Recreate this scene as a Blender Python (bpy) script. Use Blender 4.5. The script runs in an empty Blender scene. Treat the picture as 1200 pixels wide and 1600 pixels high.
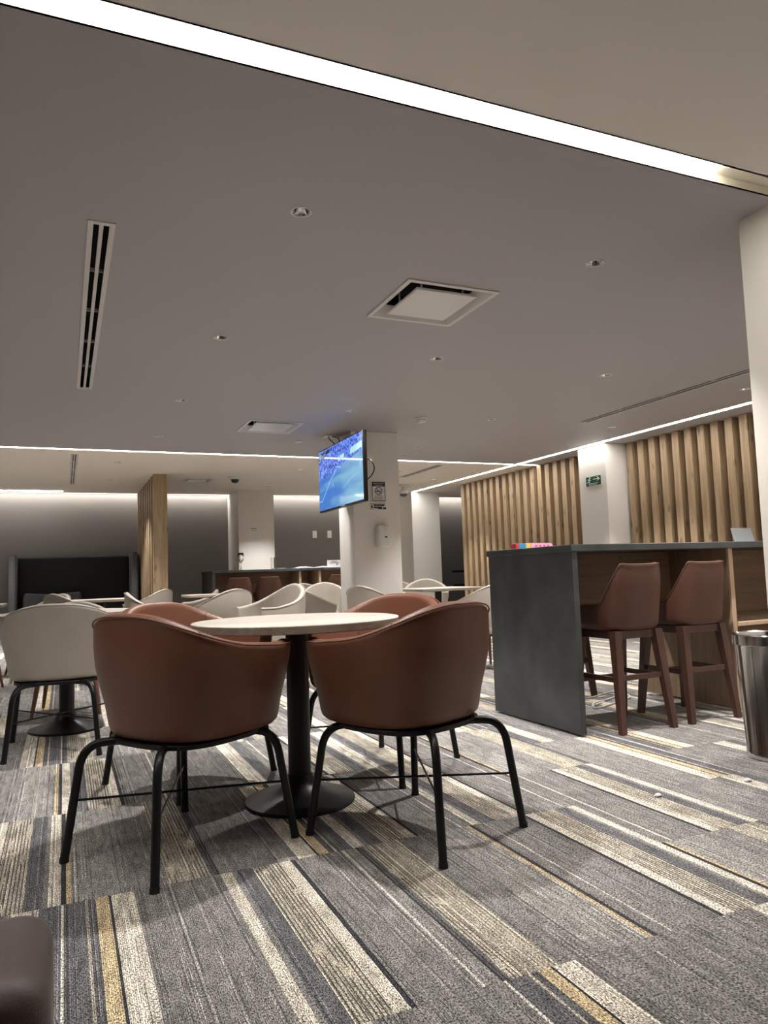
import bpy, bmesh, math, random
from mathutils import Vector, Matrix, Euler
R = math.radians
random.seed(7)
scn = bpy.context.scene
COL = scn.collection

# ------------------------------------------------------------------ camera
F_PX = 1141.5
pitch, roll, yaw = R(4.80676), R(-1.92537), R(23.74318)
fw = Vector((math.sin(yaw) * math.cos(pitch), math.cos(yaw) * math.cos(pitch), math.sin(pitch)))
r0 = Vector((math.cos(yaw), -math.sin(yaw), 0)); u0 = r0.cross(fw)
rt = math.cos(roll) * r0 + math.sin(roll) * u0
up = -math.sin(roll) * r0 + math.cos(roll) * u0
cam = bpy.data.cameras.new('camera'); camo = bpy.data.objects.new('camera', cam); COL.objects.link(camo)
cam.sensor_fit = 'VERTICAL'; cam.sensor_height = 36.0; cam.lens = F_PX / 1600 * 36.0
cam.clip_start = 0.05; cam.clip_end = 100
M = Matrix.Identity(4)
for i in range(3):
    M[i][0] = rt[i]; M[i][1] = up[i]; M[i][2] = -fw[i]
M[2][3] = 0.93
camo.matrix_world = M
scn.camera = camo

# ------------------------------------------------------------------ light levels
SPOT_W = 170.0          # every recessed downlight
STRIP_E = 14.0         # linear lights in the ceiling
WASH_E = 38.0          # concealed strip that washes the rear wall
world = bpy.data.worlds.new('world'); scn.world = world; world.use_nodes = True
world.node_tree.nodes['Background'].inputs[0].default_value = (0.9, 0.88, 0.9, 1)
world.node_tree.nodes['Background'].inputs[1].default_value = 0.0
scn.view_settings.view_transform = 'Standard'
scn.view_settings.look = 'None'
scn.view_settings.gamma = 1.0
scn.view_settings.use_curve_mapping = False
scn.view_settings.exposure = 0.15
CEIL = 2.55

# ------------------------------------------------------------------ materials
MATS = {}
def mat(name, col, rough=0.6, metal=0.0, spec=0.5, coat=0.0, emit=None, estr=0.0, trans=0.0, bump=0.0, bscale=200.0, var=0.0, vscale=6.0):
    if name in MATS: return MATS[name]
    m = bpy.data.materials.new(name); m.use_nodes = True
    nt = m.node_tree; b = nt.nodes['Principled BSDF']
    b.inputs['Base Color'].default_value = (*col, 1)
    b.inputs['Roughness'].default_value = rough; b.inputs['Metallic'].default_value = metal
    b.inputs['Specular IOR Level'].default_value = spec; b.inputs['Coat Weight'].default_value = coat
    b.inputs['Transmission Weight'].default_value = trans
    if emit:
        b.inputs['Emission Color'].default_value = (*emit, 1); b.inputs['Emission Strength'].default_value = estr
    tc = nt.nodes.new('ShaderNodeTexCoord')
    if var:
        n = nt.nodes.new('ShaderNodeTexNoise'); n.inputs['Scale'].default_value = vscale; n.inputs['Detail'].default_value = 5
        nt.links.new(tc.outputs['Object'], n.inputs['Vector'])
        mr = nt.nodes.new('ShaderNodeMapRange'); mr.inputs['From Min'].default_value = 0.3; mr.inputs['From Max'].default_value = 0.7
        mr.inputs['To Min'].default_value = 1 - var; mr.inputs['To Max'].default_value = 1 + var
        nt.links.new(n.outputs['Fac'], mr.inputs['Value'])
        mx = nt.nodes.new('ShaderNodeVectorMath'); mx.operation = 'SCALE'; mx.inputs[0].default_value = col
        nt.links.new(mr.outputs[0], mx.inputs['Scale']); nt.links.new(mx.outputs[0], b.inputs['Base Color'])
    if bump:
        n = nt.nodes.new('ShaderNodeTexNoise'); n.inputs['Scale'].default_value = bscale; n.inputs['Detail'].default_value = 3
        nt.links.new(tc.outputs['Object'], n.inputs['Vector'])
        bp = nt.nodes.new('ShaderNodeBump'); bp.inputs['Strength'].default_value = bump; bp.inputs['Distance'].default_value = 0.002
        nt.links.new(n.outputs['Fac'], bp.inputs['Height']); nt.links.new(bp.outputs[0], b.inputs['Normal'])
    MATS[name] = m
    return m

def wood(name, c1, c2, axis=2, scale=1.0, rough=0.5, knots=False, stretch=18.0):
    if name in MATS: return MATS[name]
    m = bpy.data.materials.new(name); m.use_nodes = True
    nt = m.node_tree; b = nt.nodes['Principled BSDF']; b.inputs['Roughness'].default_value = rough
    tc = nt.nodes.new('ShaderNodeTexCoord'); oi = nt.nodes.new('ShaderNodeObjectInfo')
    add = nt.nodes.new('ShaderNodeVectorMath'); add.operation = 'MULTIPLY_ADD'
    cv = nt.nodes.new('ShaderNodeCombineXYZ')
    for i in range(3): nt.links.new(oi.outputs['Random'], cv.inputs[i])
    add.inputs[1].default_value = (13.7, 7.3, 11.1)
    nt.links.new(cv.outputs[0], add.inputs[0]); nt.links.new(tc.outputs['Object'], add.inputs[2])
    mp = nt.nodes.new('ShaderNodeMapping')
    s = [stretch * scale] * 3; s[axis] = 1.0 * scale
    mp.inputs['Scale'].default_value = s
    nt.links.new(add.outputs[0], mp.inputs['Vector'])
    n = nt.nodes.new('ShaderNodeTexNoise'); n.inputs['Scale'].default_value = 1.6; n.inputs['Detail'].default_value = 8
    n.inputs['Roughness'].default_value = 0.65; n.inputs['Distortion'].default_value = 0.6
    nt.links.new(mp.outputs[0], n.inputs['Vector'])
    cr = nt.nodes.new('ShaderNodeValToRGB')
    cr.color_ramp.elements[0].position = 0.32; cr.color_ramp.elements[0].color = (*c1, 1)
    cr.color_ramp.elements[1].position = 0.66; cr.color_ramp.elements[1].color = (*c2, 1)
    nt.links.new(n.outputs['Fac'], cr.inputs[0])
    out = cr.outputs[0]
    if knots:
        v = nt.nodes.new('ShaderNodeTexVoronoi'); v.inputs['Scale'].default_value = 1.0
        mp2 = nt.nodes.new('ShaderNodeMapping'); s2 = [9.0] * 3; s2[axis] = 3.2; mp2.inputs['Scale'].default_value = s2
        nt.links.new(add.outputs[0], mp2.inputs['Vector']); nt.links.new(mp2.outputs[0], v.inputs['Vector'])
        mr = nt.nodes.new('ShaderNodeMapRange'); mr.inputs['From Min'].default_value = 0.05; mr.inputs['From Max'].default_value = 0.22
        mr.inputs['To Min'].default_value = 0.35; mr.inputs['To Max'].default_value = 1.0
        nt.links.new(v.outputs['Distance'], mr.inputs['Value'])
        mx = nt.nodes.new('ShaderNodeVectorMath'); mx.operation = 'SCALE'
        nt.links.new(out, mx.inputs[0]); nt.links.new(mr.outputs[0], mx.inputs['Scale']); out = mx.outputs[0]
    nt.links.new(out, b.inputs['Base Color'])
    MATS[name] = m
    return m

def carpet_material():
    m = bpy.data.materials.new('carpet'); m.use_nodes = True
    nt = m.node_tree; N = nt.nodes; L = nt.links; b = N['Principled BSDF']
    b.inputs['Roughness'].default_value = 0.95; b.inputs['Specular IOR Level'].default_value = 0.1
    tc = N.new('ShaderNodeTexCoord'); oi = N.new('ShaderNodeObjectInfo')
    sx = N.new('ShaderNodeSeparateXYZ'); L.new(tc.outputs['Object'], sx.inputs[0])
    def math_(op, a, c=None, d=None):
        n = N.new('ShaderNodeMath'); n.operation = op
        for i, v in enumerate((a, c, d)):
            if v is None: continue
            if isinstance(v, (int, float)): n.inputs[i].default_value = v
            else: L.new(v, n.inputs[i])
        return n.outputs[0]
    sc_ = N.new('ShaderNodeSeparateXYZ'); L.new(oi.outputs['Color'], sc_.inputs[0])      # r: pattern, g: mirrored, b: seed
    u0 = math_('MULTIPLY_ADD', sx.outputs['X'], 1 / 0.46, 0.5)
    mir = sc_.outputs['Y']
    u = math_('ADD', u0, math_('MULTIPLY', mir, math_('SUBTRACT', 1.0, math_('MULTIPLY', u0, 2.0))))
    seed = math_('MULTIPLY', sc_.outputs['Z'], 17.0)
    p = math_('MULTIPLY', math_('ADD', sc_.outputs['X'], math_('MINIMUM', math_('MAXIMUM', u, 0.001), 0.999)), 0.25)
    G = (.235, .222, .212); GL = (.30, .285, .27); DK = (.05, .05, .056); CR = (.60, .55, .47); TN = (.56, .45, .285); WH = (.68, .64, .58); CP = (.46, .415, .34); BL = (.14, .137, .142)
    tiles = [
        [(0, WH), (.012, BL), (.13, CP), (.145, BL), (.2, TN), (.275, DK), (.288, CR), (.43, G), (.485, DK), (.50, G)],
        [(0, CR), (.07, G), (.095, WH), (.108, BL), (.215, CP), (.41, CR), (.50, DK), (.52, G), (.885, WH), (.895, G)],
        [(0, BL), (.045, CP), (.33, G), (.60, WH), (.609, GL), (.93, TN), (.965, DK)],
        [(0, G), (.30, WH), (.308, G), (.70, CR), (.86, BL)],
    ]
    bands = [((t_ + q) / 4, c) for t_, row in enumerate(tiles) for q, c in row]
    cr = N.new('ShaderNodeValToRGB'); cr.color_ramp.interpolation = 'CONSTANT'
    el = cr.color_ramp.elements
    el[0].position = 0; el[0].color = (*bands[0][1], 1)
    el[1].position = bands[1][0]; el[1].color = (*bands[1][1], 1)
    for q, c in bands[2:]:
        e = el.new(q); e.color = (*c, 1)
    L.new(p, cr.inputs[0])
    # pin stripes, only in some stretches of each pattern
    pr = N.new('ShaderNodeValToRGB'); pr.color_ramp.interpolation = 'CONSTANT'
    pm = [(0, 0), (.145 / 4, .5), (.2 / 4, 0), (.43 / 4, .6), (.5 / 4, 0), (1.215 / 4, 1), (1.41 / 4, 0), (1.5 / 4, .7), (1.57 / 4, 0), (2.0, 1), (2.14 / 4, .55), (2.33 / 4, 0), (2.93 / 4, .0), (3.15 / 4, .35), (3.28 / 4, 0), (3.55 / 4, .8), (3.68 / 4, 0), (3.8 / 4, .5), (3.86 / 4, 0)]
    pm[9] = (2.0 / 4, 1)
    el = pr.color_ramp.elements
    el[0].position = 0; el[0].color = (0, 0, 0, 1)
    el[1].position = pm[1][0]; el[1].color = (pm[1][1],) * 3 + (1,)
    for q, c in pm[2:]:
        e = el.new(q); e.color = (c, c, c, 1)
    L.new(p, pr.inputs[0])
    pin = math_('FRACT', math_('MULTIPLY', u, 42.0))
    pinm = math_('LESS_THAN', pin, 0.36)
    pmask = math_('MULTIPLY', pinm, pr.outputs[0])
    # stripes break up along the pile
    nb = N.new('ShaderNodeTexNoise'); nb.inputs['Scale'].default_value = 5.0; nb.inputs['Detail'].default_value = 6
    mpb = N.new('ShaderNodeMapping'); mpb.inputs['Scale'].default_value = (5, 1, 1); L.new(tc.outputs['Object'], mpb.inputs['Vector'])
    addb = N.new('ShaderNodeVectorMath'); addb.operation = 'ADD'
    cxb = N.new('ShaderNodeCombineXYZ'); L.new(math_('MULTIPLY', seed, 3.1), cxb.inputs[0]); L.new(math_('MULTIPLY', seed, 5.7), cxb.inputs[1])
    L.new(mpb.outputs[0], addb.inputs[0]); L.new(cxb.outputs[0], addb.inputs[1]); L.new(addb.outputs[0], nb.inputs['Vector'])
    pmask = math_('MULTIPLY', pmask, math_('GREATER_THAN', nb.outputs['Fac'], 0.40))
    mix1 = N.new('ShaderNodeMixRGB'); mix1.blend_type = 'MIX'; mix1.inputs[2].default_value = (.05, .048, .05, 1)
    L.new(math_('MULTIPLY', pmask, 0.85), mix1.inputs[0]); L.new(cr.outputs[0], mix1.inputs[1])
    # mottled yarn: fine speckle along ribs plus cloudy change
    mp = N.new('ShaderNodeMapping'); mp.inputs['Scale'].default_value = (330, 150, 1); L.new(tc.outputs['Object'], mp.inputs['Vector'])
    add2 = N.new('ShaderNodeVectorMath'); add2.operation = 'ADD'; L.new(mp.outputs[0], add2.inputs[0]); L.new(cxb.outputs[0], add2.inputs[1])
    n2 = N.new('ShaderNodeTexNoise'); n2.inputs['Scale'].default_value = 1.0; n2.inputs['Detail'].default_value = 2; L.new(add2.outputs[0], n2.inputs['Vector'])
    n3 = N.new('ShaderNodeTexNoise'); n3.inputs['Scale'].default_value = 9.0; n3.inputs['Detail'].default_value = 8; n3.inputs['Roughness'].default_value = 0.75; L.new(addb.outputs[0], n3.inputs['Vector'])
    mr = N.new('ShaderNodeMapRange'); mr.inputs['From Min'].default_value = 0.39; mr.inputs['From Max'].default_value = 0.61; mr.inputs['To Min'].default_value = 0.25; mr.inputs['To Max'].default_value = 1.95
    L.new(n2.outputs['Fac'], mr.inputs['Value'])
    mr3 = N.new('ShaderNodeMapRange'); mr3.inputs['From Min'].default_value = 0.32; mr3.inputs['From Max'].default_value = 0.68; mr3.inputs['To Min'].default_value = 0.5; mr3.inputs['To Max'].default_value = 1.5
    L.new(n3.outputs['Fac'], mr3.inputs['Value'])
    rib = math_('FRACT', math_('MULTIPLY', sx.outputs['X'], 1 / 0.0046))
    ribm = math_('MULTIPLY_ADD', math_('LESS_THAN', rib, 0.3), -0.42, 1.06)
    k = math_('MULTIPLY', math_('MULTIPLY', mr.outputs[0], mr3.outputs[0]), ribm)
    nl = N.new('ShaderNodeTexNoise'); nl.noise_dimensions = '1D'; nl.inputs['Scale'].default_value = 62.0; nl.inputs['Detail'].default_value = 1
    L.new(math_('ADD', u, seed), nl.inputs['W'])
    line = math_('SUBTRACT', math_('MULTIPLY', math_('GREATER_THAN', nl.outputs['Fac'], .70), .85), math_('MULTIPLY', math_('LESS_THAN', nl.outputs['Fac'], .315), .5))
    k = math_('MULTIPLY', k, math_('MULTIPLY_ADD', line, math_('GREATER_THAN', nb.outputs['Fac'], .44), 1.0))
    sc = N.new('ShaderNodeVectorMath'); sc.operation = 'SCALE'; L.new(mix1.outputs[0], sc.inputs[0]); L.new(k, sc.inputs['Scale'])
    L.new(sc.outputs[0], b.inputs['Base Color'])
    bp = N.new('ShaderNodeBump'); bp.inputs['Strength'].default_value = 0.5; bp.inputs['Distance'].default_value = 0.003
    L.new(n2.outputs['Fac'], bp.inputs['Height']); L.new(bp.outputs[0], b.inputs['Normal'])
    return m

M_carpet = carpet_material()
M_brown = mat('brown_leather', (.148, .058, .033), 0.42, 0.0, .4, bump=.35, bscale=420, var=.10, vscale=5)
M_cream = mat('beige_leather', (.41, .365, .315), 0.5, bump=.3, bscale=420, var=.05)
M_dkbrown = mat('dark_brown_leather', (.15, .115, .11), 0.42, bump=.3, bscale=400, var=.08)
M_black = mat('black_metal', (.0045, .0045, .005), 0.38, 0.0, .35)
M_rubber = mat('rubber', (.01, .01, .01), 0.8)
M_stool = mat('stool_leather', (.100, .043, .028), 0.45, 0.0, .4, bump=.35, bscale=420, var=.10, vscale=5)
M_seam = mat('seam_thread', (.13, .055, .03), 0.6)
M_seamc = mat('beige_seam_thread', (.33, .29, .24), 0.6)
M_stoolwood = wood('walnut', (.045, .018, .012), (.095, .04, .027), 2, 1.0, .45)
M_chairwood = wood('chair_walnut', (.10, .042, .024), (.2, .09, .05), 2, 1.0, .45)
M_oak = wood('oak', (.25, .165, .095), (.43, .315, .195), 2, 1.0, .5, knots=True)
M_oakpanel = wood('oak_panel', (.19, .115, .07), (.30, .19, .115), 0, .8, .5)
M_oaklight = wood('light_oak_edge', (.42, .29, .19), (.58, .43, .29), 2, 1.0, .5)
M_tabletop = wood('table_laminate', (.50, .44, .375), (.72, .67, .60), 0, .7, .32, stretch=26)
M_tableedge = wood('table_edge', (.20, .165, .13), (.36, .31, .25), 0, 1.2, .4, stretch=26)
M_slate = mat('slate_laminate', (.046, .051, .053), 0.5, bump=.08, bscale=30, var=.38, vscale=4.5)
M_white = mat('white_paint', (.74, .71, .67), 0.55)
M_ceilmid = mat('ceiling_paint_shaded_mid', (.395, .378, .395), 0.55)  # same ceiling paint in all three zones; weaker light put into this colour
M_ceilout = mat('ceiling_paint_lit_far', (.84, .77, .69), 0.6)  # stronger, warmer light beyond the crossing line put into the base colour
M_ceilnear = mat('ceiling_paint_lit_near', (.82, .775, .73), 0.6)  # brighter light of the near zone put into the base colour
M_wallgrey = mat('grey_wall_paint', (.155, .143, .139), 0.6)
M_alum = mat('white_metal', (.62, .60, .59), 0.35)
M_plaque = mat('satin_plate', (.64, .62, .61), 0.25)
M_void = mat('dark_duct', (.006, .006, .006), 0.9)
M_cove = mat('cove_plaster', (.82, .77, .66), 0.6)
M_led = mat('led_diffuser', (.9, .9, .9), 0.5, emit=(1, .975, .93), estr=STRIP_E)
M_ledn = mat('led_diffuser_near', (.9, .9, .9), 0.5, emit=(1, .975, .93), estr=STRIP_E * 1.8)
M_ledw = mat('led_wash', (.9, .9, .9), 0.5, emit=(1, .96, .90), estr=WASH_E)
M_chrome = mat('chrome', (.78, .77, .76), 0.09, 1.0)
M_steel = mat('polished_steel', (.62, .60, .58), 0.14, 1.0)
M_lamp = mat('lamp_face', (.9, .9, .9), 0.4, emit=(1, .96, .9), estr=6.0)
M_glass = mat('clear_glass', (.95, .97, .97), 0.02, trans=1.0)
M_sofa = mat('black_upholstery', (.010, .010, .011), 0.85, bump=.3, bscale=500)
M_sofawing = mat('charcoal_fabric', (.075, .077, .082), 0.9, bump=.5, bscale=300, var=.3, vscale=60)
M_paper = mat('paper', (.85, .85, .86), 0.7)
M_greenl = mat('sign_green', (.012, .06, .028), 0.4)
M_ink = mat('black_ink', (.012, .012, .012), 0.5)
M_signwhite = mat('sign_white', (.72, .70, .70), 0.5)
M_signmark = mat('sign_pale_green', (.55, .72, .60), 0.5)
M_red = mat('red_plastic', (.55, .05, .06), 0.4)
M_blue = mat('blue_plastic', (.05, .28, .5), 0.4)
M_yellow = mat('yellow_plastic', (.75, .55, .10), 0.4)
M_pink = mat('pink_plastic', (.85, .35, .5), 0.4)
M_pinkd = mat('dark_pink_print', (.45, .12, .22), 0.5)
M_plast = mat('white_plastic', (.72, .71, .69), 0.3)
M_greyplast = mat('grey_plastic', (.10, .10, .105), 0.4)
M_acrylic = mat('clear_acrylic', (.62, .68, .72), 0.15, trans=0.55)

# ------------------------------------------------------------------ mesh helpers
class MB:
    def __init__(s): s.v = []; s.f = []
    def add(s, vs, fs):
        o = len(s.v); s.v += [tuple(v) for v in vs]; s.f += [tuple(i + o for i in f) for f in fs]
    def box(s, x0, y0, z0, x1, y1, z1, mtx=None):
        vs = [Vector((x, y, z)) for z in (z0, z1) for y in (y0, y1) for x in (x0, x1)]
        if mtx: vs = [mtx @ v for v in vs]
        s.add(vs, [(0, 2, 3, 1), (4, 5, 7, 6), (0, 1, 5, 4), (2, 6, 7, 3), (0, 4, 6, 2), (1, 3, 7, 5)])
        return s
    def cbox(s, x0, y0, z0, x1, y1, z1, b=0.004):
        """box with chamfered edges"""
        bm = bmesh.new()
        bmesh.ops.create_cube(bm, size=1)
        for v in bm.verts:
            v.co = Vector(((x0 + x1) / 2 + v.co.x * (x1 - x0), (y0 + y1) / 2 + v.co.y * (y1 - y0), (z0 + z1) / 2 + v.co.z * (z1 - z0)))
        bmesh.ops.bevel(bm, geom=list(bm.edges), offset=b, segments=2 if b > .01 else 1, profile=.5, affect='EDGES')
        bm.verts.index_update()
        s.add([v.co.copy() for v in bm.verts], [[v.index for v in f.verts] for f in bm.faces]); bm.free()
        return s
    def rbox(s, x0, y0, z0, x1, y1, z1, b=0.05, seg=5):
        bm = bmesh.new(); bmesh.ops.create_cube(bm, size=1)
        for v in bm.verts:
            v.co = Vector(((x0 + x1) / 2 + v.co.x * (x1 - x0), (y0 + y1) / 2 + v.co.y * (y1 - y0), (z0 + z1) / 2 + v.co.z * (z1 - z0)))
        bmesh.ops.bevel(bm, geom=list(bm.edges), offset=b, segments=seg, profile=.5, affect='EDGES')
        bm.verts.index_update()
        s.add([v.co.copy() for v in bm.verts], [[v.index for v in f.verts] for f in bm.faces]); bm.free()
        return s
    def prism(s, a, b, ra, rb):
        """square tapered bar from a to b, sides kept parallel to x and y"""
        vs = []
        for p, r in ((a, ra), (b, rb)):
            for sx, sy in ((-1, -1), (1, -1), (1, 1), (-1, 1)): vs.append((p[0] + sx * r, p[1] + sy * r, p[2]))
        s.add(vs, [(3, 2, 1, 0), (4, 5, 6, 7)] + [(i, (i + 1) % 4, 4 + (i + 1) % 4, 4 + i) for i in range(4)])
        return s
    def tube(s, pts, r, n=10, caps=True):
        pts = [Vector(p) for p in pts]
        rs = r if isinstance(r, (list, tuple)) else [r] * len(pts)
        vs = []; prev = None
        for i, p in enumerate(pts):
            t = (pts[min(i + 1, len(pts) - 1)] - pts[max(i - 1, 0)]).normalized()
            if prev is None:
                a = Vector((0, 0, 1)) if abs(t.z) < .9 else Vector((1, 0, 0))
                nx = (a - t * a.dot(t)).normalized()
            else:
                nx = (prev - t * prev.dot(t)).normalized()
            prev = nx; ny = t.cross(nx)
            for k in range(n):
                a = 2 * math.pi * k / n
                vs.append(p + (nx * math.cos(a) + ny * math.sin(a)) * rs[i])
        fs = []
        for i in range(len(pts) - 1):
            for k in range(n):
                fs.append((i * n + k, i * n + (k + 1) % n, (i + 1) * n + (k + 1) % n, (i + 1) * n + k))
        if caps:
            fs.append(tuple(range(n - 1, -1, -1))); fs.append(tuple((len(pts) - 1) * n + k for k in range(n)))
        s.add(vs, fs); return s
    def lathe(s, prof, n=32, c=(0, 0, 0), cap=True):
        vs = []
        for r, z in prof:
            for k in range(n):
                a = 2 * math.pi * k / n
                vs.append((c[0] + r * math.cos(a), c[1] + r * math.sin(a), c[2] + z))
        fs = []
        for i in range(len(prof) - 1):
            for k in range(n):
                fs.append((i * n + k, i * n + (k + 1) % n, (i + 1) * n + (k + 1) % n, (i + 1) * n + k))
        if cap:
            fs.append(tuple(range(n - 1, -1, -1))); fs.append(tuple((len(prof) - 1) * n + k for k in range(n)))
        s.add(vs, fs); return s
    def build(s, name, material, parent=None, smooth=False, loc=None, fixn=True, sub=0):
        me = bpy.data.meshes.new(name); me.from_pydata(s.v, [], s.f); me.update()
        if fixn:
            bm = bmesh.new(); bm.from_mesh(me); bmesh.ops.recalc_face_normals(bm, faces=bm.faces); bm.to_mesh(me); bm.free()
        me.materials.append(material)
        if smooth:
            for p in me.polygons: p.use_smooth = True
        o = bpy.data.objects.new(name, me); COL.objects.link(o)
        if parent: o.parent = parent
        if loc: o.location = loc
        if smooth == 'auto':
            me.set_sharp_from_angle(angle=R(38))
        if sub:
            md = o.modifiers.new('sub', 'SUBSURF'); md.levels = sub; md.render_levels = sub
        return o

def tag(o, label, cat, group=None):
    o['label'] = label; o['category'] = cat
    if group: o['group'] = group
    return o
def thing(name, label, cat, loc=(0, 0, 0), rz=0.0, group=None):
    o = bpy.data.objects.new(name, None); COL.objects.link(o); o.empty_display_size = .1
    o.location = loc; o.rotation_euler = (0, 0, rz)
    return tag(o, label, cat, group)
def struct(o, label=None):
    o['kind'] = 'structure'
    if label: o['label'] = label
    return o
def kids(o): return [c for c in bpy.data.objects if c.parent == o]
def dup(root, loc, rz, label, group=None, scale=None):
    r = root.copy(); COL.objects.link(r); r.location = loc; r.rotation_euler = (0, 0, rz)
    if scale: r.scale = scale
    r['label'] = label
    if group: r['group'] = group
    for ch in kids(root):
        c = ch.copy(); COL.objects.link(c); c.parent = r
        for g in kids(ch):
            d = g.copy(); COL.objects.link(d); d.parent = c
    return r

# ------------------------------------------------------------------ room shell
XL, XR, YF, YB = -4.0, 9.5, -3.0, 14.25
floor = struct(MB().box(XL, YF, -.06, XR, YB, -.008).build('floor', mat('subfloor', (.05, .05, .05), .9)))
TW, TL = .46, .92
tile_mb = MB().cbox(-TW / 2 + .0003, -TL / 2 + .0003, -.008, TW / 2 - .0003, TL / 2 - .0003, 0, .0008)
tile0 = None
rng = random.Random(11)
vis = []
for ix in range(-6, 17):
    off = .46 if (rng.random() < .3 and not -2 < ix < 4) else 0.0
    for iy in range(-3, 16):
        x = .225 + ix * TW; y = 1.5 + .46 + iy * TL + off
        d = y * .9154 + x * .4026; l = x * .9154 - y * .4026
        if x > XR - .3 or y > YB - .5 or d < .7: continue
        if l > .56 * d + .5 or -l > .56 * d + 1.0: continue
        if x > 3.0 and y < 2.6: continue
        if x > 6.6 and y < 12.2: continue
        vis.append((d, x, y))
vis.sort(); vis = vis[:300]
fixed = {(0, 0): (0, 0), (1, 0): (1, 0), (2, 0): (2, 0), (3, 0): (1, 1), (-1, 0): (3, 0), (-1, 1): (1, 1), (0, 1): (2, 1), (1, 1): (0, 1), (2, 1): (1, 0), (0, -1): (0, 0), (1, -1): (3, 1), (2, -1): (0, 0), (3, -1): (3, 0)}
for d, x, y in vis:
    if tile0 is None:
        t = tile0 = tile_mb.build('carpet_tile', M_carpet, floor, loc=(x, y, 0))
    else:
        t = tile0.copy(); t.location = (x, y, 0); COL.objects.link(t)
    kx, ky = round((x - .225) / TW), (y - 1.96) / TL
    pt, mi = fixed.get((kx, round(ky)), (rng.randrange(4), rng.randrange(2))) if abs(ky - round(ky)) < .1 else (rng.randrange(4), rng.randrange(2))
    t.color = (pt, mi, rng.random(), 1)
M_plaincarpet = mat('plain_carpet', (.2, .19, .18), .95, var=.4, vscale=30)
# carpet beyond the tiles (out of the camera's view): one border sheet just under the tiles
MB().box(XL, YF, -.0079, XR, YB, -.0060).build('carpet_border', M_plaincarpet, floor)['kind'] = 'stuff'

def wallbox(name, a, m, label=None):
    return struct(MB().box(*a).build(name, m), label)
wallbox('wall_back', (XL, YB, 0, XR, YB + .1, 2.9), M_wallgrey)
wallbox('wall_left', (XL - .1, YF, 0, XL, YB, 2.9), M_wallgrey)
wallbox('wall_front', (XL, YF - .1, 0, XR, YF, 2.9), M_white)
wallbox('wall_right_far', (XR, YF, 0, XR + .1, YB, 2.9), M_wallgrey)
wallbox('wall_right_near', (2.95, YF, 0, 7.1, 2.385, 2.56), mat('cream_paint', (.84, .79, .71), .55))
wall_r = wallbox('wall_right', (6.99, 2.4, 0, 7.12, 12.05, CEIL), mat('slat_backing', (.20, .13, .075), .6))

# oak slats on the right wall: each a piece of its own
sl0 = None
def slat(parent, x0, y0, x1, y1, src=None):
    if src is None:
        o = MB().cbox(-(x1 - x0) / 2, -(y1 - y0) / 2, 0, (x1 - x0) / 2, (y1 - y0) / 2, CEIL - .004, .003).build('slat', M_oak, parent)
    else:
        o = src.copy(); COL.objects.link(o); o.parent = parent
    o.location = ((x0 + x1) / 2, (y0 + y1) / 2, .002)
    return o
ys = [11.95 - .2025 * k for k in range(18)] + [7.5 - .197 * k for k in range(18)]
for y in ys:
    o = slat(wall_r, 6.85, y - .105, 6.988, y, sl0); sl0 = sl0 or o

# columns
def column(name, x0, y0, x1, y1):
    return struct(MB().cbox(x0, y0, 0, x1, y1, CEIL - .001, .004).build(name, M_white))
column('wall_pillar_center', 2.965, 7.59, 3.54, 8.06)
column('wall_pillar_right', 6.53, 7.55, 6.985, 8.10)
column('wall_pillar_back_left', 2.93, 13.3, 3.6, 14.245)
column('wall_pillar_back_right', 6.42, 13.2, 7.05, 14.245)

# wooden slat screen, left rear
screen = struct(MB().box(1.37, 11.50, 0, 1.41, 14.04, CEIL - .003).build('wall_slat_screen', mat('screen_core', (.05, .03, .02), .7)))
o0 = None
for k in range(9):
    y = 11.43 + .31 * k
    o = slat(screen, 1.235, y, 1.44, y + .14, o0); o0 = o0 or o

# ------------------------------------------------------------------ ceiling with real openings
S1 = (XL + .3, 2.05, 2.89, 2.155)         # near light slot
S2 = (6.42, 2.5, 6.50, 13.18)             # light slot along the slat wall
S3 = (XL + .3, 9.45, 6.405, 9.53); S3B = (6.515, 9.45, 6.84, 9.53)          # light slot across the room
S4 = (XL + .05, 14.09, XR - .05, 14.235)  # wash slot at the rear wall
VENT_SQ = [(1.74, 3.51, 2.335, 4.13), (1.74, 7.31, 2.335, 7.92), (1.74, 11.84, 2.22, 12.32)]
VENT_LIN = [(.092, 3.385, .212, 6.455), (.075, 9.83, .165, 12.86), (5.27, 2.9, 5.40, 6.53), (5.20, 9.75, 5.31, 11.13)]
def ins(r, d): return (r[0] + d, r[1] + d, r[2] - d, r[3] - d)
DL = []
for j, y in enumerate((3.0, 4.82, 6.66, 8.42)):
    for i, x in enumerate((.965, 2.605, 4.225, 5.88)):
        if j == 3 and i == 3: continue
        DL.append((x, y))
DLF = [(-.95, 10.6), (-.95, 12.4), (.66, 10.4), (.66, 12.2), (3.3, 10.6), (3.3, 12.4), (4.9, 10.5), (4.9, 12.4), (-2.6, 10.6), (-2.6, 12.4), (5.95, 11.3)]
DL_FILL = [(-2.3, 3.0), (-2.3, 4.82), (-2.3, 6.66), (-2.3, 8.42)]  # added out of view to bring light to the left side
holes = [S1, S2, S3, S3B, S4] + [ins(v, .02) for v in VENT_SQ] + [ins(v, .012) for v in VENT_LIN]
for (x, y) in DL + DLF + DL_FILL: holes.append((x - .034, y - .034, x + .034, y + .034))
xs = sorted({XL, XR, *[h[0] for h in holes], *[h[2] for h in holes]})
yy = sorted({YF, YB, *[h[1] for h in holes], *[h[3] for h in holes]})
me = bpy.data.meshes.new('ceiling'); V = []; FA = []; MI = []
idx = {}
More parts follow.
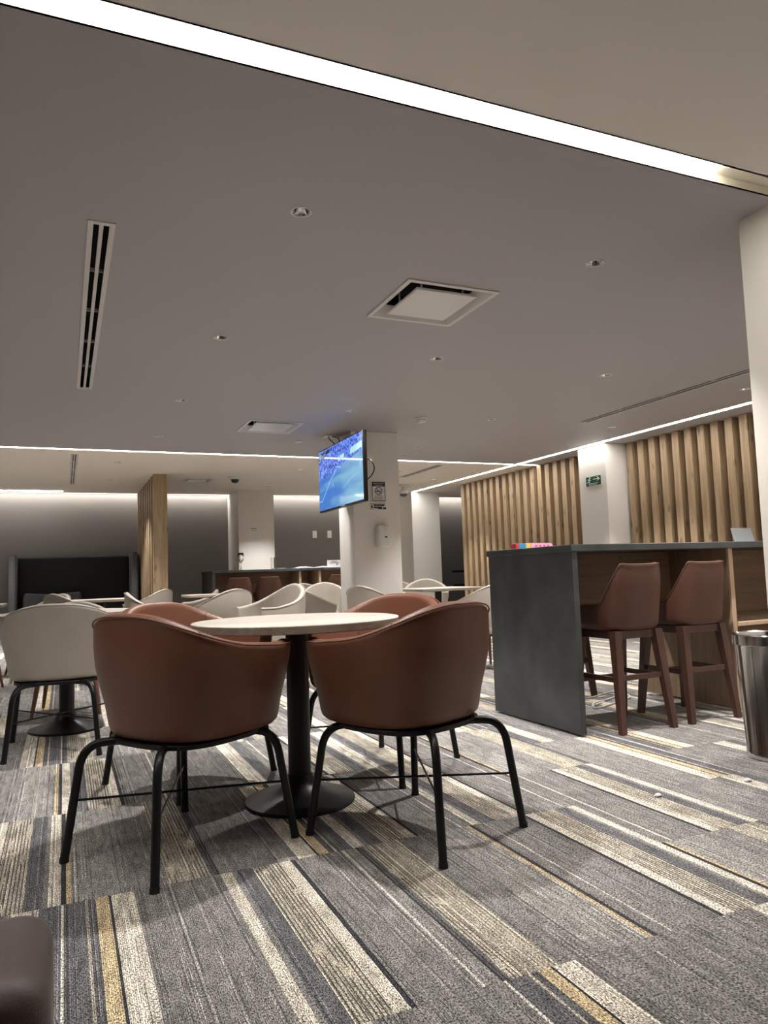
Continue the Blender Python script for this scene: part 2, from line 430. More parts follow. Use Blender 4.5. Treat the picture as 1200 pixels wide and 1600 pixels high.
def vid(i, j):
    if (i, j) not in idx: idx[(i, j)] = len(V); V.append((xs[i], yy[j], CEIL))
    return idx[(i, j)]
for i in range(len(xs) - 1):
    for j in range(len(yy) - 1):
        cx, cy = (xs[i] + xs[i + 1]) / 2, (yy[j] + yy[j + 1]) / 2
        if any(h[0] < cx < h[2] and h[1] < cy < h[3] for h in holes): continue
        FA.append((vid(i, j), vid(i, j + 1), vid(i + 1, j + 1), vid(i + 1, j)))
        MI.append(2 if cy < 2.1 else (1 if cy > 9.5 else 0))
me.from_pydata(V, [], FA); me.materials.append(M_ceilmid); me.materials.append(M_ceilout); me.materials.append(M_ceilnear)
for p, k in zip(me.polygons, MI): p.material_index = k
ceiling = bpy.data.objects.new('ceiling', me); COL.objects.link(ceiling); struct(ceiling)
struct(MB().box(XL, YF, 2.86, XR, YB, 2.9).build('ceiling_deck', M_void))

def light_slot(name, r, depth, label, led, lm):
    """recess above the ceiling with a luminous diffuser inside"""
    t = thing(name, label, 'ceiling light')
    x0, y0, x1, y1 = r; z0, z1 = CEIL - .0, CEIL + depth
    m = MB()
    m.box(x0 - .01, y0 - .01, z0, x0, y1 + .01, z1); m.box(x1, y0 - .01, z0, x1 + .01, y1 + .01, z1)
    m.box(x0, y0 - .01, z0, x1, y0, z1); m.box(x0, y1, z0, x1, y1 + .01, z1)
    m.box(x0 - .01, y0 - .01, z1, x1 + .01, y1 + .01, z1 + .01)
    m.build('recess', M_cove, t)
    MB().box(*led).build('diffuser', lm, t)
    return t
light_slot('linear_light', S1, .036, 'wide bright linear light slot across the ceiling closest to the camera', (S1[0] + .05, S1[1] + .002, CEIL + .02, 2.5, S1[3] - .002, CEIL + .03), M_ledn)
light_slot('linear_light', S2, .04, 'long thin ceiling light line running beside the slat wall at right', (S2[0] + .004, S2[1] + .02, CEIL + .006, S2[2] - .004, S2[3] - .02, CEIL + .016), M_ledn)
light_slot('linear_light', S3, .04, 'thin ceiling light line crossing the room behind the white pillar', (S3[0] + .02, S3[1] + .004, CEIL + .006, S3[2] - .02, S3[3] - .004, CEIL + .016), M_led)
light_slot('linear_light', S3B, .04, 'short end of the crossing light line, right of the long one, touching the slats', (S3B[0] + .004, S3B[1] + .004, CEIL + .006, S3B[2] - .01, S3B[3] - .004, CEIL + .016), M_led)
# wall wash: concealed strip on the room side of the slot
t = thing('wall_wash_light', 'hidden light strip washing the top of the grey rear wall', 'ceiling light')
m = MB(); x0, y0, x1, y1 = S4
m.box(x0, y0 - .012, CEIL, x1, y0, CEIL + .2); m.box(x0, y0 - .012, CEIL + .2, x1, y1 + .012, CEIL + .21)
m.build('recess', M_cove, t)
MB().box(x0, y0 + .002, CEIL + .06, x1, y0 + .03, CEIL + .10).build('light_strip', M_ledw, t)
# short bright ceiling line at the far left
tag(MB().cbox(-1.9, 13.80, CEIL - .012, -.02, 13.86, CEIL - .001, .003).build('linear_light', M_led), 'short thin ceiling light line above the black sofa at far left', 'ceiling light')

# ------------------------------------------------------------------ downlights
dl_ring = MB().lathe([(.041, .0), (.043, -.004), (.048, -.004), (.0505, -.0005), (.050, .0), (.041, .0)], 28, cap=False)
dl_cone = MB().lathe([(.0425, -.001), (.034, .028), (.024, .045)], 24, cap=False)
dl_face = MB().lathe([(.0245, .045), (.0245, .047)], 20)
def spot(name, x, y, parent, e, col=(1, .965, .922), size=R(92)):
    l = bpy.data.lights.new(name, 'SPOT'); l.energy = e; l.color = col; l.spot_size = size; l.spot_blend = .55; l.shadow_soft_size = .025
    o = bpy.data.objects.new(name, l); COL.objects.link(o); o.parent = parent; o.location = (0, 0, -.012)
    return o
dl_src = None
def downlight(x, y, label, e, group):
    global dl_src
    t = thing('downlight', label, 'downlight', (x, y, CEIL), 0, group)
    if dl_src is None:
        dl_src = [dl_ring.build('trim_ring', M_alum, t, smooth='auto'), dl_cone.build('reflector', M_chrome, t, smooth=True), dl_face.build('lamp', M_lamp, t)]
    else:
        for s in dl_src:
            c = s.copy(); COL.objects.link(c); c.parent = t
    spot('beam', x, y, t, e)
rows = ['first row from the camera', 'second row from the camera', 'third row from the camera', 'fourth row just before the light line']
colsn = ['leftmost', 'second from left', 'third from left', 'fourth from left']
k = 0
for j, y in enumerate((3.0, 4.82, 6.66, 8.42)):
    for i, x in enumerate((.965, 2.605, 4.225, 5.88)):
        if j == 3 and i == 3: continue
        downlight(x, y, f'recessed ceiling downlight, {colsn[i]} in the {rows[j]}', SPOT_W, 'recessed downlights in the grey ceiling')
ordw = ['leftmost', 'second from left', 'third from left', 'fourth from left', 'fifth from left', 'sixth from left']
for n, (x, y) in enumerate(DLF):
    fr = sorted(q for q in DLF if (q[1] < 11.5) == (y < 11.5))
    downlight(x, y, f"small recessed downlight in the warm far ceiling, {ordw[fr.index((x, y))]} of its {'front' if y < 11.5 else 'rear'} row", SPOT_W, 'recessed downlights beyond the light line')
for n, (x, y) in enumerate(DL_FILL): downlight(x, y, f'added fill downlight outside the picture to the left, {rows[n]}', SPOT_W, 'added fill downlights out of view')

# ------------------------------------------------------------------ ceiling vents
def square_vent(r, label):
    x0, y0, x1, y1 = r; t = thing('ceiling_diffuser', label, 'air vent', ((x0 + x1) / 2, (y0 + y1) / 2, CEIL))
    a, b = (x1 - x0) / 2, (y1 - y0) / 2
    z = -.008
    m = MB(); w = .03
    for q in ((-a, -b, a, -b + w), (-a, b - w, a, b), (-a, -b + w, -a + w, b - w), (a - w, -b + w, a, b - w)):
        m.cbox(q[0], q[1], z, q[2], q[3], 0, .002)
    m.build('frame', M_alum, t)
    m = MB(); A, B = a - w, b - w; c, d, zz = a - .085, b - .085, .055
    vs = [(-A, -B, z), (A, -B, z), (A, B, z), (-A, B, z), (-c, -d, zz), (c, -d, zz), (c, d, zz), (-c, d, zz)]
    m.add(vs, [(i, (i + 1) % 4, 4 + (i + 1) % 4, 4 + i) for i in range(4)])
    m.build('flared_collar', M_alum, t, fixn=False)
    m = MB().box(-c, -d, zz, c, d, .12); m.f = [f for f in m.f if f != (0, 2, 3, 1)]
    m.build('duct', M_void, t, fixn=False)
    e = .10
    MB().cbox(-a + e, -b + e, -.012, a - e, b - e, .004, .003).build('face_plate', M_plaque, t)
    m = MB()
    for sx in (-1, 1):
        for sy in (-1, 1): m.tube([(sx * (a - .16), sy * (b - .16), .003), (sx * (a - .16), sy * (b - .16), .11)], .006, 6)
    m.build('hanger_rods', M_alum, t)
    return t
square_vent(VENT_SQ[0], 'large square white ceiling diffuser nearest the camera')
square_vent(VENT_SQ[1], 'square white ceiling diffuser left of the television')
square_vent(VENT_SQ[2], 'small far square ceiling diffuser right of the slat screen')
def linear_vent(r, label, ndiv, wall=.026):
    x0, y0, x1, y1 = r; t = thing('slot_diffuser', label, 'air vent', ((x0 + x1) / 2, (y0 + y1) / 2, CEIL))
    a, b = (x1 - x0) / 2, (y1 - y0) / 2
    for q in ((-a, -b, -a + wall, b), (a - wall, -b, a, b)):
        MB().cbox(q[0], q[1], -.006, q[2], q[3], .004, .0015).build('edge_flange', M_alum, t)
    for q in ((-a + wall, -b, a - wall, -b + .03), (-a + wall, b - .03, a - wall, b)): MB().cbox(q[0], q[1], -.006, q[2], q[3], .004, .0015).build('end_cap', M_alum, t)
    MB().cbox(-.0094 * (wall > .02) - .006 * (wall <= .02), -b + .03, -.006, .0094 * (wall > .02) + .006 * (wall <= .02), b - .03, .004, .0015).build('center_bar', M_alum, t)
    for k in range(1, ndiv):
        y = -b + 2 * b * k / ndiv
        MB().box(-a + wall, y - .004, .012, a - wall, y + .004, .03).build('spacer', M_alum, t)
    m = MB().box(-a + .004, -b + .004, .004, a - .004, b - .004, .1); m.f = [f for f in m.f if f != (0, 2, 3, 1)]
    m.build('duct', M_void, t, fixn=False)
linear_vent(VENT_LIN[0], 'long white twin slot diffuser at the left of the grey ceiling', 5)
linear_vent(VENT_LIN[1], 'twin slot diffuser in the warm ceiling left of the slat screen', 4)
linear_vent(VENT_LIN[2], 'slim slot diffuser in the grey ceiling parallel to the slat wall', 6, .012)
linear_vent(VENT_LIN[3], 'slim slot diffuser in the warm ceiling right of the white pillar', 3, .012)

# smoke detector and cameras on the ceiling
t = thing('smoke_detector', 'round white smoke detector on the grey ceiling right of the pillar', 'smoke detector', (3.45, 6.78, CEIL))
MB().lathe([(.068, 0), (.068, -.014), (.058, -.02)], 32).build('base', M_plast, t, smooth='auto')
MB().lathe([(.055, -.02), (.055, -.028), (.040, -.05), (.0, -.052)], 32, cap=False).build('cap', M_plast, t, smooth='auto')
MB().lathe([(.0555, -.022), (.0555, -.026)], 32, cap=False).build('sensing_slot', M_greyplast, t)
t = thing('dome_camera', 'small dark dome camera on the warm ceiling left of the television', 'security camera', (2.5, 11.56, CEIL))
MB().lathe([(.085, 0), (.085, -.03), (.07, -.045)], 24).build('base', M_plast, t, smooth='auto')
MB().lathe([(.062, -.045), (.058, -.07), (.04, -.095), (.0, -.104)], 24, cap=False).build('dome', M_ink, t, smooth=True)
MB().cbox(-.11, -.03, -.02, -.084, .03, 0, .004).build('bracket', M_plast, t)
t = thing('ball_camera', 'hanging grey ball camera beside the bright line right of the pillar', 'security camera', (5.72, 12.08, CEIL))
MB().lathe([(.09, 0), (.09, -.025), (.03, -.035)], 20).build('base', M_plast, t, smooth='auto')
MB().tube([(0, 0, -.03), (0, 0, -.09)], .028, 12).build('stem', M_plast, t)
MB().lathe([(.02, -.085), (.07, -.11), (.078, -.15), (.07, -.175)], 20).build('housing', M_plast, t, smooth=True)
MB().lathe([(.068, -.175), (.06, -.205), (.03, -.225), (.0, -.23)], 20, cap=False).build('lens_dome', M_greyplast, t, smooth=True)
tag(MB().lathe([(.05, 0), (.05, -.02), (.03, -.03)], 20).build('ceiling_speaker', M_plast), 'tiny white round ceiling sensor in front of the left rear column', 'sensor').location = (3.35, 12.7, CEIL)

# ------------------------------------------------------------------ tub chairs
def smooth01(t):
    t = max(0, min(1, t)); return t * t * (3 - 2 * t)
def sup(a, b, n, th):
    c, s = math.cos(th), math.sin(th)
    return Vector((a * math.copysign(abs(c) ** (2 / n), c), b * math.copysign(abs(s) ** (2 / n), s), 0))
def shell(a, b, n, z0, hfun, open_deg, thick, flare0, zseat, N=56, lean=0.0, flare_h=.30):
    """wrap-around shell: outer skin, rolled rim, inner skin; returns shell mb, rim line, inner points"""
    m = MB(); rim = []; secs = []; seam = {}
    for i in range(N + 1):
        u = -1 + 2 * i / N
        ang = R(-90) + u * R(180 - open_deg)
        p = sup(a, b, n, ang); e = sup(a, b, n, ang + .004) - sup(a, b, n, ang - .004)
        nrm = Vector((e.y, -e.x, 0)).normalized()
        zt = hfun(abs(u) * (180 - open_deg))
        def at(z, inset):
            f = flare0 + (1 - flare0) * smooth01((z - z0) / flare_h + .0)
            q = p * f - nrm * inset
            q.y -= lean * max(0, z - zseat)
            return Vector((q.x, q.y, z))
        sec = []
        rb = .035
        for k in range(4):
            aa = k / 3 * math.pi / 2
            sec.append(at(z0 + rb - rb * math.cos(aa), rb - rb * math.sin(aa)))
        for k in range(1, 6):
            sec.append(at(z0 + rb + (zt - thick / 2 - z0 - rb) * k / 5, 0))
        rr = thick / 2
        for k in range(1, 7):
            aa = k / 7 * math.pi
            sec.append(at(zt - rr + rr * math.sin(aa), rr - rr * math.cos(aa)))
        for k in range(4):
            sec.append(at(zt - rr + (zseat - zt + rr) * k / 3, thick))
        sec.append(at(z0 + .02, thick + .01))
        secs.append(sec); rim.append(at(zt - rr * .35, -.002)); seam[i] = sec
    L = len(secs[0]); vs = [q for s in secs for q in s]; fs = []
    for i in range(N):
        for k in range(L - 1):
            fs.append((i * L + k, i * L + k + 1, (i + 1) * L + k + 1, (i + 1) * L + k))
        fs.append((i * L + L - 1, i * L, (i + 1) * L, (i + 1) * L + L - 1))
    fs.append(tuple(range(L))); fs.append(tuple(N * L + k for k in range(L - 1, -1, -1)))
    m.add(vs, fs)
    return m, rim, secs
def plate(a, b, n, z0, z1, r, front=None, crown=.0, N=48):
    """rounded pad following the plan of the shell"""
    prof = [(r, z0), (r * .3, z0 + r * .3), (0, z0 + r), (0, z1 - r), (r * .3, z1 - r * .3), (r, z1)]
    m = MB(); vs = []
    for ins_, z in prof:
        for k in range(N):
            q = sup(a - ins_, b - ins_, n, 2 * math.pi * k / N)
            if front is not None: q.y = min(q.y, front - ins_)
            vs.append((q.x, q.y, z))
    for f, dz in ((.66, .6), (.33, .9)):
        for k in range(N):
            q = sup((a - r) * f, (b - r) * f, n, 2 * math.pi * k / N)
            if front is not None: q.y = min(q.y, (front - r) * (f + .1))
            vs.append((q.x, q.y, z1 + crown * dz))
    vs.append((0, 0, z1 + crown)); fs = []
    P = len(prof) + 2
    for i in range(P - 1):
        for k in range(N): fs.append((i * N + k, i * N + (k + 1) % N, (i + 1) * N + (k + 1) % N, (i + 1) * N + k))
    fs.append(tuple(range(N - 1, -1, -1)))
    for k in range(N): fs.append(((P - 1) * N + k, (P - 1) * N + (k + 1) % N, P * N))
    m.add(vs, fs); return m

def bent_leg(fx, fy, zt, r):
    """tube leg: leaves the seat pan sideways, bends down to the foot"""
    a = Vector((fx * .42, fy * .42, zt)); c = Vector((fx * .84, fy * .84, zt)); f = Vector((fx, fy, .0))
    p1 = c + (a - c).normalized() * .075; p2 = c + (f - c).normalized() * .085
    pts = [a, a.lerp(p1, .6)]
    for k in range(9):
        t = k / 8
        pts.append((p1 * (1 - t) ** 2 + c * 2 * t * (1 - t) + p2 * t * t))
    pts.append(p2.lerp(f, .5)); pts.append(f + (p2 - f).normalized() * .012)
    return pts
def arm_h(top, arm, c=26, d=100, dip=.012):
    def h(phi):
        l_ = max(0, min(1, (phi - c) / (d - c))); t = .3 * l_ + .7 * smooth01(l_); z = top + (arm - top) * t
        return z
    return h

def tub_chair_metal(name, label, m_lea, m_seam, group):
    t = thing(name, label, 'chair', (0, 0, 0), 0, group)
    sh, rim, secs = shell(.318, .318, 2.75, .398, arm_h(.825, .70, 6, 104), 42, .056, .85, .47)
    FWD = Vector((0, .09, 0)); sh.v = [tuple(Vector(v) + FWD) for v in sh.v]; rim = [q + FWD for q in rim]; secs = [[q + FWD for q in sc_] for sc_ in secs]
    sh.build('shell', m_lea, t, smooth='auto')
    sm = MB().tube([q for q in rim], .0032, 6).build('piping', m_seam, t, smooth=True)
    for i in (17, 39):
        MB().tube([q for q in secs[i][9:18]], .0028, 5).build('back_seam', m_seam, t, smooth=True)
    plate(.262, .252, 3.0, .395, .475, .03, front=.262, crown=.018).build('seat', m_lea, t, smooth='auto', loc=FWD)
    plate(.24, .23, 3.0, .378, .396, .004, front=.22).build('seat_pan', M_black, t, loc=FWD * .6)
    legs = [(-.235, -.28), (.235, -.28), (-.295, .285), (.295, .285)]
    for fx, fy in legs:
        l = MB().tube(bent_leg(fx, fy, .384, .0145), .0145, 12).build('leg', M_black, t, smooth='auto')
        MB().tube([(fx, fy, 0), (fx * .996, fy * .996, .016)], .0155, 12).build('foot_cap', M_rubber, l)
    def on(fx, fy, z):
        c = Vector((fx * .84, fy * .84, .384)); f = Vector((fx, fy, 0)); return f.lerp(c, z / .384)
    m = MB()
    for (p, q, dz) in ((legs[0], legs[3], .004), (legs[1], legs[2], -.004)):
        m.tube([on(*p, .195) + Vector((0, 0, dz)), on(*q, .195) + Vector((0, 0, dz))], .0042, 8)
    m.build('cross_stretcher', M_black, t, smooth='auto')
    return t
def tub_chair_wood(name, label, m_lea, m_seam, group):
    t = thing(name, label, 'chair', (0, 0, 0), 0, group)
    sh, rim, secs = shell(.305, .29, 2.35, .36, arm_h(.83, .655, 0, 108), 46, .046, .84, .45, N=44)
    sh.build('shell', m_lea, t, smooth='auto')
    MB().tube(rim, .0035, 6).build('piping', m_seam, t, smooth=True)
    plate(.256, .25, 2.35, .352, .455, .03, front=.262, crown=.018, N=40).build('seat', m_lea, t, smooth='auto')
    for sx, sy in ((-1, -1), (1, -1), (-1, 1), (1, 1)):
        MB().tube([(sx * .165, sy * .165, .356), (sx * .19, sy * .19, .25), (sx * .225, sy * .235, 0)], [.021, .018, .0115], 10).build('leg', M_chairwood, t, smooth='auto')
    m = MB()
    for s in (-1, 1):
        m.box(-.165, s * .165 - .012, .325, .165, s * .165 + .012, .354); m.box(s * .165 - .012, -.165, .3245, s * .165 + .012, .165, .3535)
    m.build('seat_frame', M_chairwood, t)
    return t

def round_table(label, group, dia=.87, top=None, h=.75):
    t = thing('round_table', label, 'table', (0, 0, 0), 0, group); r = dia / 2
    MB().lathe([(r - .004, h - .033), (r, h - .030), (r, h - .004)], 72).build('table_edge', M_tableedge, t, smooth='auto')
    MB().lathe([(r, h - .0039), (r - .001, h - .001), (r - .003, h)], 72).build('tabletop', M_tabletop, t, smooth='auto')
    MB().lathe([(.0, h - .033), (.19, h - .033), (.19, h - .038), (.06, h - .05)], 32, cap=False).build('mount_plate', M_black, t, smooth='auto')
    MB().tube([(0, 0, .06), (0, 0, h - .04)], .047, 28).build('column', M_black, t, smooth='auto')
    MB().lathe([(.222, 0), (.228, .006), (.226, .014), (.19, .024), (.13, .04), (.085, .062), (.06, .09), (.05, .115)], 48).build('base', M_black, t, smooth='auto')
    return t
T0 = (.905, 3.02)
table = round_table('round wood-grain table with black pedestal between four brown leather chairs', 'round tables'); table.location = (*T0, 0)
def head(hx, hy): return math.atan2(-hx, hy)
bc = tub_chair_metal('tub_chair', 'brown leather tub chair with black legs at front left of the nearest table', M_brown, M_seam, 'brown tub chairs at the near table')
bc.location = (.365, 2.72, 0); bc.rotation_euler = (0, 0, head(.85, .53))
dup(bc, (1.20, 2.475, 0), head(-.40, .91), 'brown leather tub chair with black legs at front right of the nearest table')
dup(bc, (.53, 3.62, 0), head(.56, -.83), 'brown leather tub chair behind the nearest table on its left side')
dup(bc, (1.445, 3.36, 0), head(-.86, -.50), 'brown leather tub chair behind the nearest table on its right side')
cc = tub_chair_metal('tub_chair', 'beige leather tub chair with black tube legs, nearest on the left', M_cream, M_seamc, 'beige tub chairs')
cc.location = (-.02, 4.66, 0); cc.rotation_euler = (0, 0, head(.12, .99))
dup(table, (.02, 5.24, 0), R(20), 'round table with black pedestal behind the nearest beige chair at left')

GC = 'beige tub chairs with wooden legs'
wc = tub_chair_wood('tub_chair', 'beige tub chair with wooden legs cut off by the left picture edge', M_cream, M_seamc, GC)
wc.location = (-.79, 7.55, 0); wc.rotation_euler = (0, 0, R(-14))
for x, y, rz, lab, zs in [
    (-.24, 8.70, 122, 'beige tub chair facing left in front of the black sofa', 1.0),
    (.13, 7.80, -58, 'beige tub chair seen from behind, its back below the black sofa', 1.02),
    (.05, 5.95, 172, 'low beige tub chair with wooden legs just beyond the nearest beige chair', .96),
    (1.0, 9.98, 50, 'beige tub chair half hidden left of the slat screen chair', 1.0),
    (.85, 7.82, -91, 'beige tub chair seen side-on in front of the wooden slat screen', 1.0),
    (1.70, 10.42, 81, 'small far beige chair left of the rear bar counter end panel', .95),
    (1.48, 7.60, 24, 'beige tub chair seen from behind in front of the rear bar stools', 1.0),
    (1.59, 6.10, 107, 'beige tub chair turned towards the camera left of the white pillar', 1.05),
    (2.14, 6.85, -47, 'grey-beige tub chair with its back to us just left of the pillar', 1.0),
    (3.02, 8.83, 161, 'far beige tub chair facing us below the rear bar, right one', 1.02),
    (3.05, 9.85, 162, 'far beige tub chair facing us below the rear bar, left one', 1.0),
    (2.72, 6.34, -68, 'grey-beige tub chair standing in front of the white pillar', 1.0),
    (4.31, 8.55, 152, 'beige tub chair facing us behind the square table right of the pillar', 1.02),
    (4.5, 9.6, -175, 'far beige tub chair right beside the pillar edge behind another chair', 1.0),
    (3.66, 6.06, 3, 'grey-beige tub chair with wooden legs left of the slate bar end panel', .97)]:
    dup(wc, (x, y, 0), R(rz), lab, GC, (1, 1, zs))

def square_table(label, loc, rz, s=.8):
    t = thing('square_table', label, 'table', loc, rz, 'square tables'); h = .74; r = s / 2
    MB().cbox(-r, -r, h - .03, r, r, h - .003, .002).build('table_edge', M_tableedge, t)
    MB().cbox(-r, -r, h - .003, r, r, h, .001).build('tabletop', M_tabletop, t)
    MB().cbox(-.2, -.2, h - .04, .2, .2, h - .03, .002).build('mount_plate', M_black, t)
    MB().tube([(0, 0, .02), (0, 0, h - .035)], .04, 16).build('column', M_black, t, smooth='auto')
    MB().cbox(-.23, -.23, 0, .23, .23, .022, .006).build('base', M_black, t)
    return t
st = square_table('pale square table right of the white pillar by the slat wall', (4.06, 7.72, 0), 0)
dup(st, (.42, 9.3, 0), R(2), 'pale square table between beige chairs before the black sofa', None, (.8, .8, 1))
dup(st, (1.75, 9.55, 0), R(0), 'pale square table between beige chairs before the slat screen', None, (.85, .85, 1))
dup(st, (-.98, 8.9, 0), R(0), 'pale square table at the far left edge of the picture')

# ------------------------------------------------------------------ bar counter (front right)
bar = thing('bar_counter', 'high bar counter with slate grey top and end panel, front right', 'bar counter', (2.595, 3.32, 0))
BX = 3.2; BD = .875
MB().cbox(-.01, -.01, 1.016, BX, BD + .01, 1.056, .003).build('countertop', M_slate, bar)
MB().cbox(0, 0, .012, .038, BD, 1.016, .002).build('end_panel', M_slate, bar)
MB().cbox(.0385, .55, .66, 1.26, .575, 1.016, .002).build('modesty_panel', M_oakpanel, bar)
pp = MB().cbox(1.262, .07, .02, 1.298, BD - .02, 1.016, .002).build('partition_panel', wood('oak_panel_up', (.25, .165, .105), (.37, .26, .17), 2, .8, .5), bar)
MB().cbox(1.262, .055, .02, 1.298, .069, 1.016, .001).build('partition_edge', M_oaklight, bar)
MB().cbox(1.30, BD - .1, .02, BX - .04, BD - .08, 1.016, .002).build('back_panel', M_oakpanel, bar)
MB().cbox(1.30, .05, .525, BX - .04, BD - .1, .55, .002).build('shelf', M_oaklight, bar)
MB().cbox(BX - .038, 0, .012, BX, BD, 1.016, .002).build('end_panel', M_slate, bar)
m = MB()
for x in (.13, .83): m.tube([(x, .5492, .985), (x, .5515, .985)], .007, 10)
m.build('screw_hole', M_ink, bar)

# rear bar
rb = thing('bar_counter', 'rear bar counter with dark top and wood front by the back wall', 'bar counter', (2.05, 11.15, 0))
W = 2.8
MB().cbox(-.01, -.01, 1.016, W, .93, 1.056, .003).build('countertop', M_slate, rb)
MB().cbox(0, 0, .012, .04, .92, 1.016, .002).build('end_panel', M_slate, rb)
MB().cbox(.041, .5, .62, 1.36, .53, 1.016, .002).build('modesty_panel', M_oakpanel, rb)
MB().cbox(.041, .5, .40, 1.36, .53, .618, .002).build('kick_panel', M_oaklight, rb)
MB().cbox(1.362, .03, .02, 1.40, .9, 1.016, .002).build('partition_panel', M_oaklight, rb)
MB().cbox(1.69, .03, .02, 1.73, .9, 1.016, .002).build('partition_panel', M_oaklight, rb)
MB().cbox(1.401, .6, .02, 1.689, .62, 1.016, .002).build('back_panel', M_oakpanel, rb)
MB().cbox(1.731, .5, .40, W - .04, .53, 1.016, .002).build('modesty_panel', M_oakpanel, rb)

# ------------------------------------------------------------------ bar stools
def stool_h(phi):
    if phi < 36: return .945 - .006 * math.cos(R(phi * 2.4))
    return .945 - .23 * (.5 * min(1, (phi - 36) / 46) + .5 * smooth01((phi - 36) / 46)) - .04 * smooth01((phi - 82) / 60)
def bar_stool(label, group):
    t = thing('bar_stool', label, 'bar stool', (0, 0, 0), 0, group)
    sh, rim, secs = shell(.225, .225, 3.4, .565, stool_h, 45, .04, .88, .66, N=64, lean=.06)
    # the back narrows towards its top
    for i, v in enumerate(sh.v):
        k = 1 - .16 * max(0, (v[2] - .66)) / .285 * (1 if v[1] < -.08 else .3); sh.v[i] = (v[0] * k, v[1], v[2])
    rim = [Vector((p.x * (1 - .16 * max(0, (p.z - .66)) / .285 * (1 if p.y < -.08 else .3)), p.y, p.z)) for p in rim]
    sh.build('shell', M_stool, t, smooth='auto')
    MB().tube(rim, .003, 6).build('piping', M_seam, t, smooth=True)
    plate(.19, .19, 3.2, .56, .665, .025, front=.205, crown=.015).build('seat', M_stool, t, smooth='auto')
    feet = {}
    for sx in (-1, 1):
        for sy in (-1, 1):
            top = (sx * .148, sy * .148, .56); ft = (sx * .185, sy * .205, 0); feet[(sx, sy)] = (Vector(top), Vector(ft))
            MB().prism(top, ft, .026, .0165).build('leg', M_stoolwood, t)
    m = MB()
    for s in (-1, 1):
        m.box(-.148, s * .148 - .014, .515, .148, s * .148 + .014, .558); m.box(s * .148 - .014, -.148, .5155, s * .148 + .014, .148, .5575)
    m.build('seat_frame', M_stoolwood, t)
    for z, pairs in ((.29, (((-1, -1), (-1, 1)), ((1, -1), (1, 1)))), (.255, (((-1, 1), (1, 1)),)), (.30, (((-1, -1), (1, -1)),))):
        for p, q in pairs:
            a = feet[p][1].lerp(feet[p][0], z / .56); b = feet[q][1].lerp(feet[q][0], z / .56)
            d = (b - a).normalized(); nn = Vector((-d.y, d.x, 0)) * .009
            vs = [a + nn + Vector((0, 0, s * .014)) for s in (-1, 1)] + [a - nn + Vector((0, 0, s * .014)) for s in (1, -1)]
            ws = [v + (b - a) for v in vs]
            m = MB(); m.add(vs + ws, [(3, 2, 1, 0), (4, 5, 6, 7)] + [(i, (i + 1) % 4, 4 + (i + 1) % 4, 4 + i) for i in range(4)])
            m.build('stretcher', M_stoolwood, t)
    return t
s1 = bar_stool('brown leather bar stool with wooden legs next to the slate end panel', 'bar stools at the front counter'); s1.location = (3.005, 3.455, 0); s1.rotation_euler = (0, 0, R(0))
dup(s1, (3.525, 3.465, 0), R(0), 'brown leather bar stool with wooden legs beside the oak partition panel')
dup(s1, (3.32, 4.52, 0), R(180), 'brown bar stool on the far side of the front counter, mostly hidden', 'bar stools at the front counter')
for x, lab in ((2.42, 'brown bar stool at the rear bar, nearest its dark end panel'), (2.88, 'brown bar stool at the rear bar, second from its dark end panel'), (4.01, 'brown bar stool at the rear bar, half hidden by the white pillar')):
    dup(s1, (x, 11.12, 0), R(-4), lab, 'bar stools at the rear bar')

# ------------------------------------------------------------------ things on the front counter
CT = 1.0562
t = thing('toy_packet', 'small packet with red, blue, yellow and pink bands on the slate counter', 'packet', (2.62, 3.93, CT), R(-2))
x = 0
for w, mm_, h in ((.025, M_red, .034), (.05, M_blue, .034), (.035, M_yellow, .034)):
    MB().cbox(x, -.03, 0, x + w, .03, h, .003).build('band', mm_, t); x += w
m = MB(); m.add([(x, -.035, 0), (x + .17, -.035, 0), (x + .155, -.03, .034), (x, -.03, .036), (x, .035, 0), (x + .17, .035, 0), (x + .155, .03, .034), (x, .03, .036)],
                [(0, 1, 2, 3), (7, 6, 5, 4), (0, 4, 5, 1), (1, 5, 6, 2), (2, 6, 7, 3), (3, 7, 4, 0)])
m.build('pink_wrapper', M_pink, t)
m = MB()
for k in range(4): m.box(x + .03 + k * .03, -.0352, .012, x + .045 + k * .03, -.0335, .022)
m.build('print_marks', M_pinkd, t)
for k, (x, y, rz, w) in enumerate(((4.25, 4.0, 8, .2), (4.47, 4.03, -12, .28))):
    t = thing('leaflet', ['white leaflet lying left on the front counter beneath the slats', 'white leaflet lying nearest the clear sign stand on the front counter'][k], 'paper', (x, y, CT), R(rz), 'leaflets on the front counter')
    MB().cbox(-w / 2, -.1, 0, w / 2, .1, .003, .0005).build('sheet', M_paper, t)
    MB().cbox(-w / 2 + .01, -.095, .003, w / 2 - .02, .1, .006, .0005).build('sheet', M_paper, t)
t = thing('sign_stand', 'grey translucent acrylic sign stand on the front counter by the white wall', 'sign stand', (4.76, 4.0, CT), R(-3))
m = MB(); m.add([(-.1, -.004, .0), (.1, -.004, .0), (.1, .035, .13), (-.1, .035, .13), (-.1, 0, 0), (.1, 0, 0), (.1, .039, .13), (-.1, .039, .13)],
                [(0, 1, 2, 3), (7, 6, 5, 4), (0, 4, 5, 1), (1, 5, 6, 2), (2, 6, 7, 3), (3, 7, 4, 0)])
m.build('face_panel', M_acrylic, t); MB().cbox(-.1, .0, 0, .1, .09, .004, .001).build('foot', M_acrylic, t)

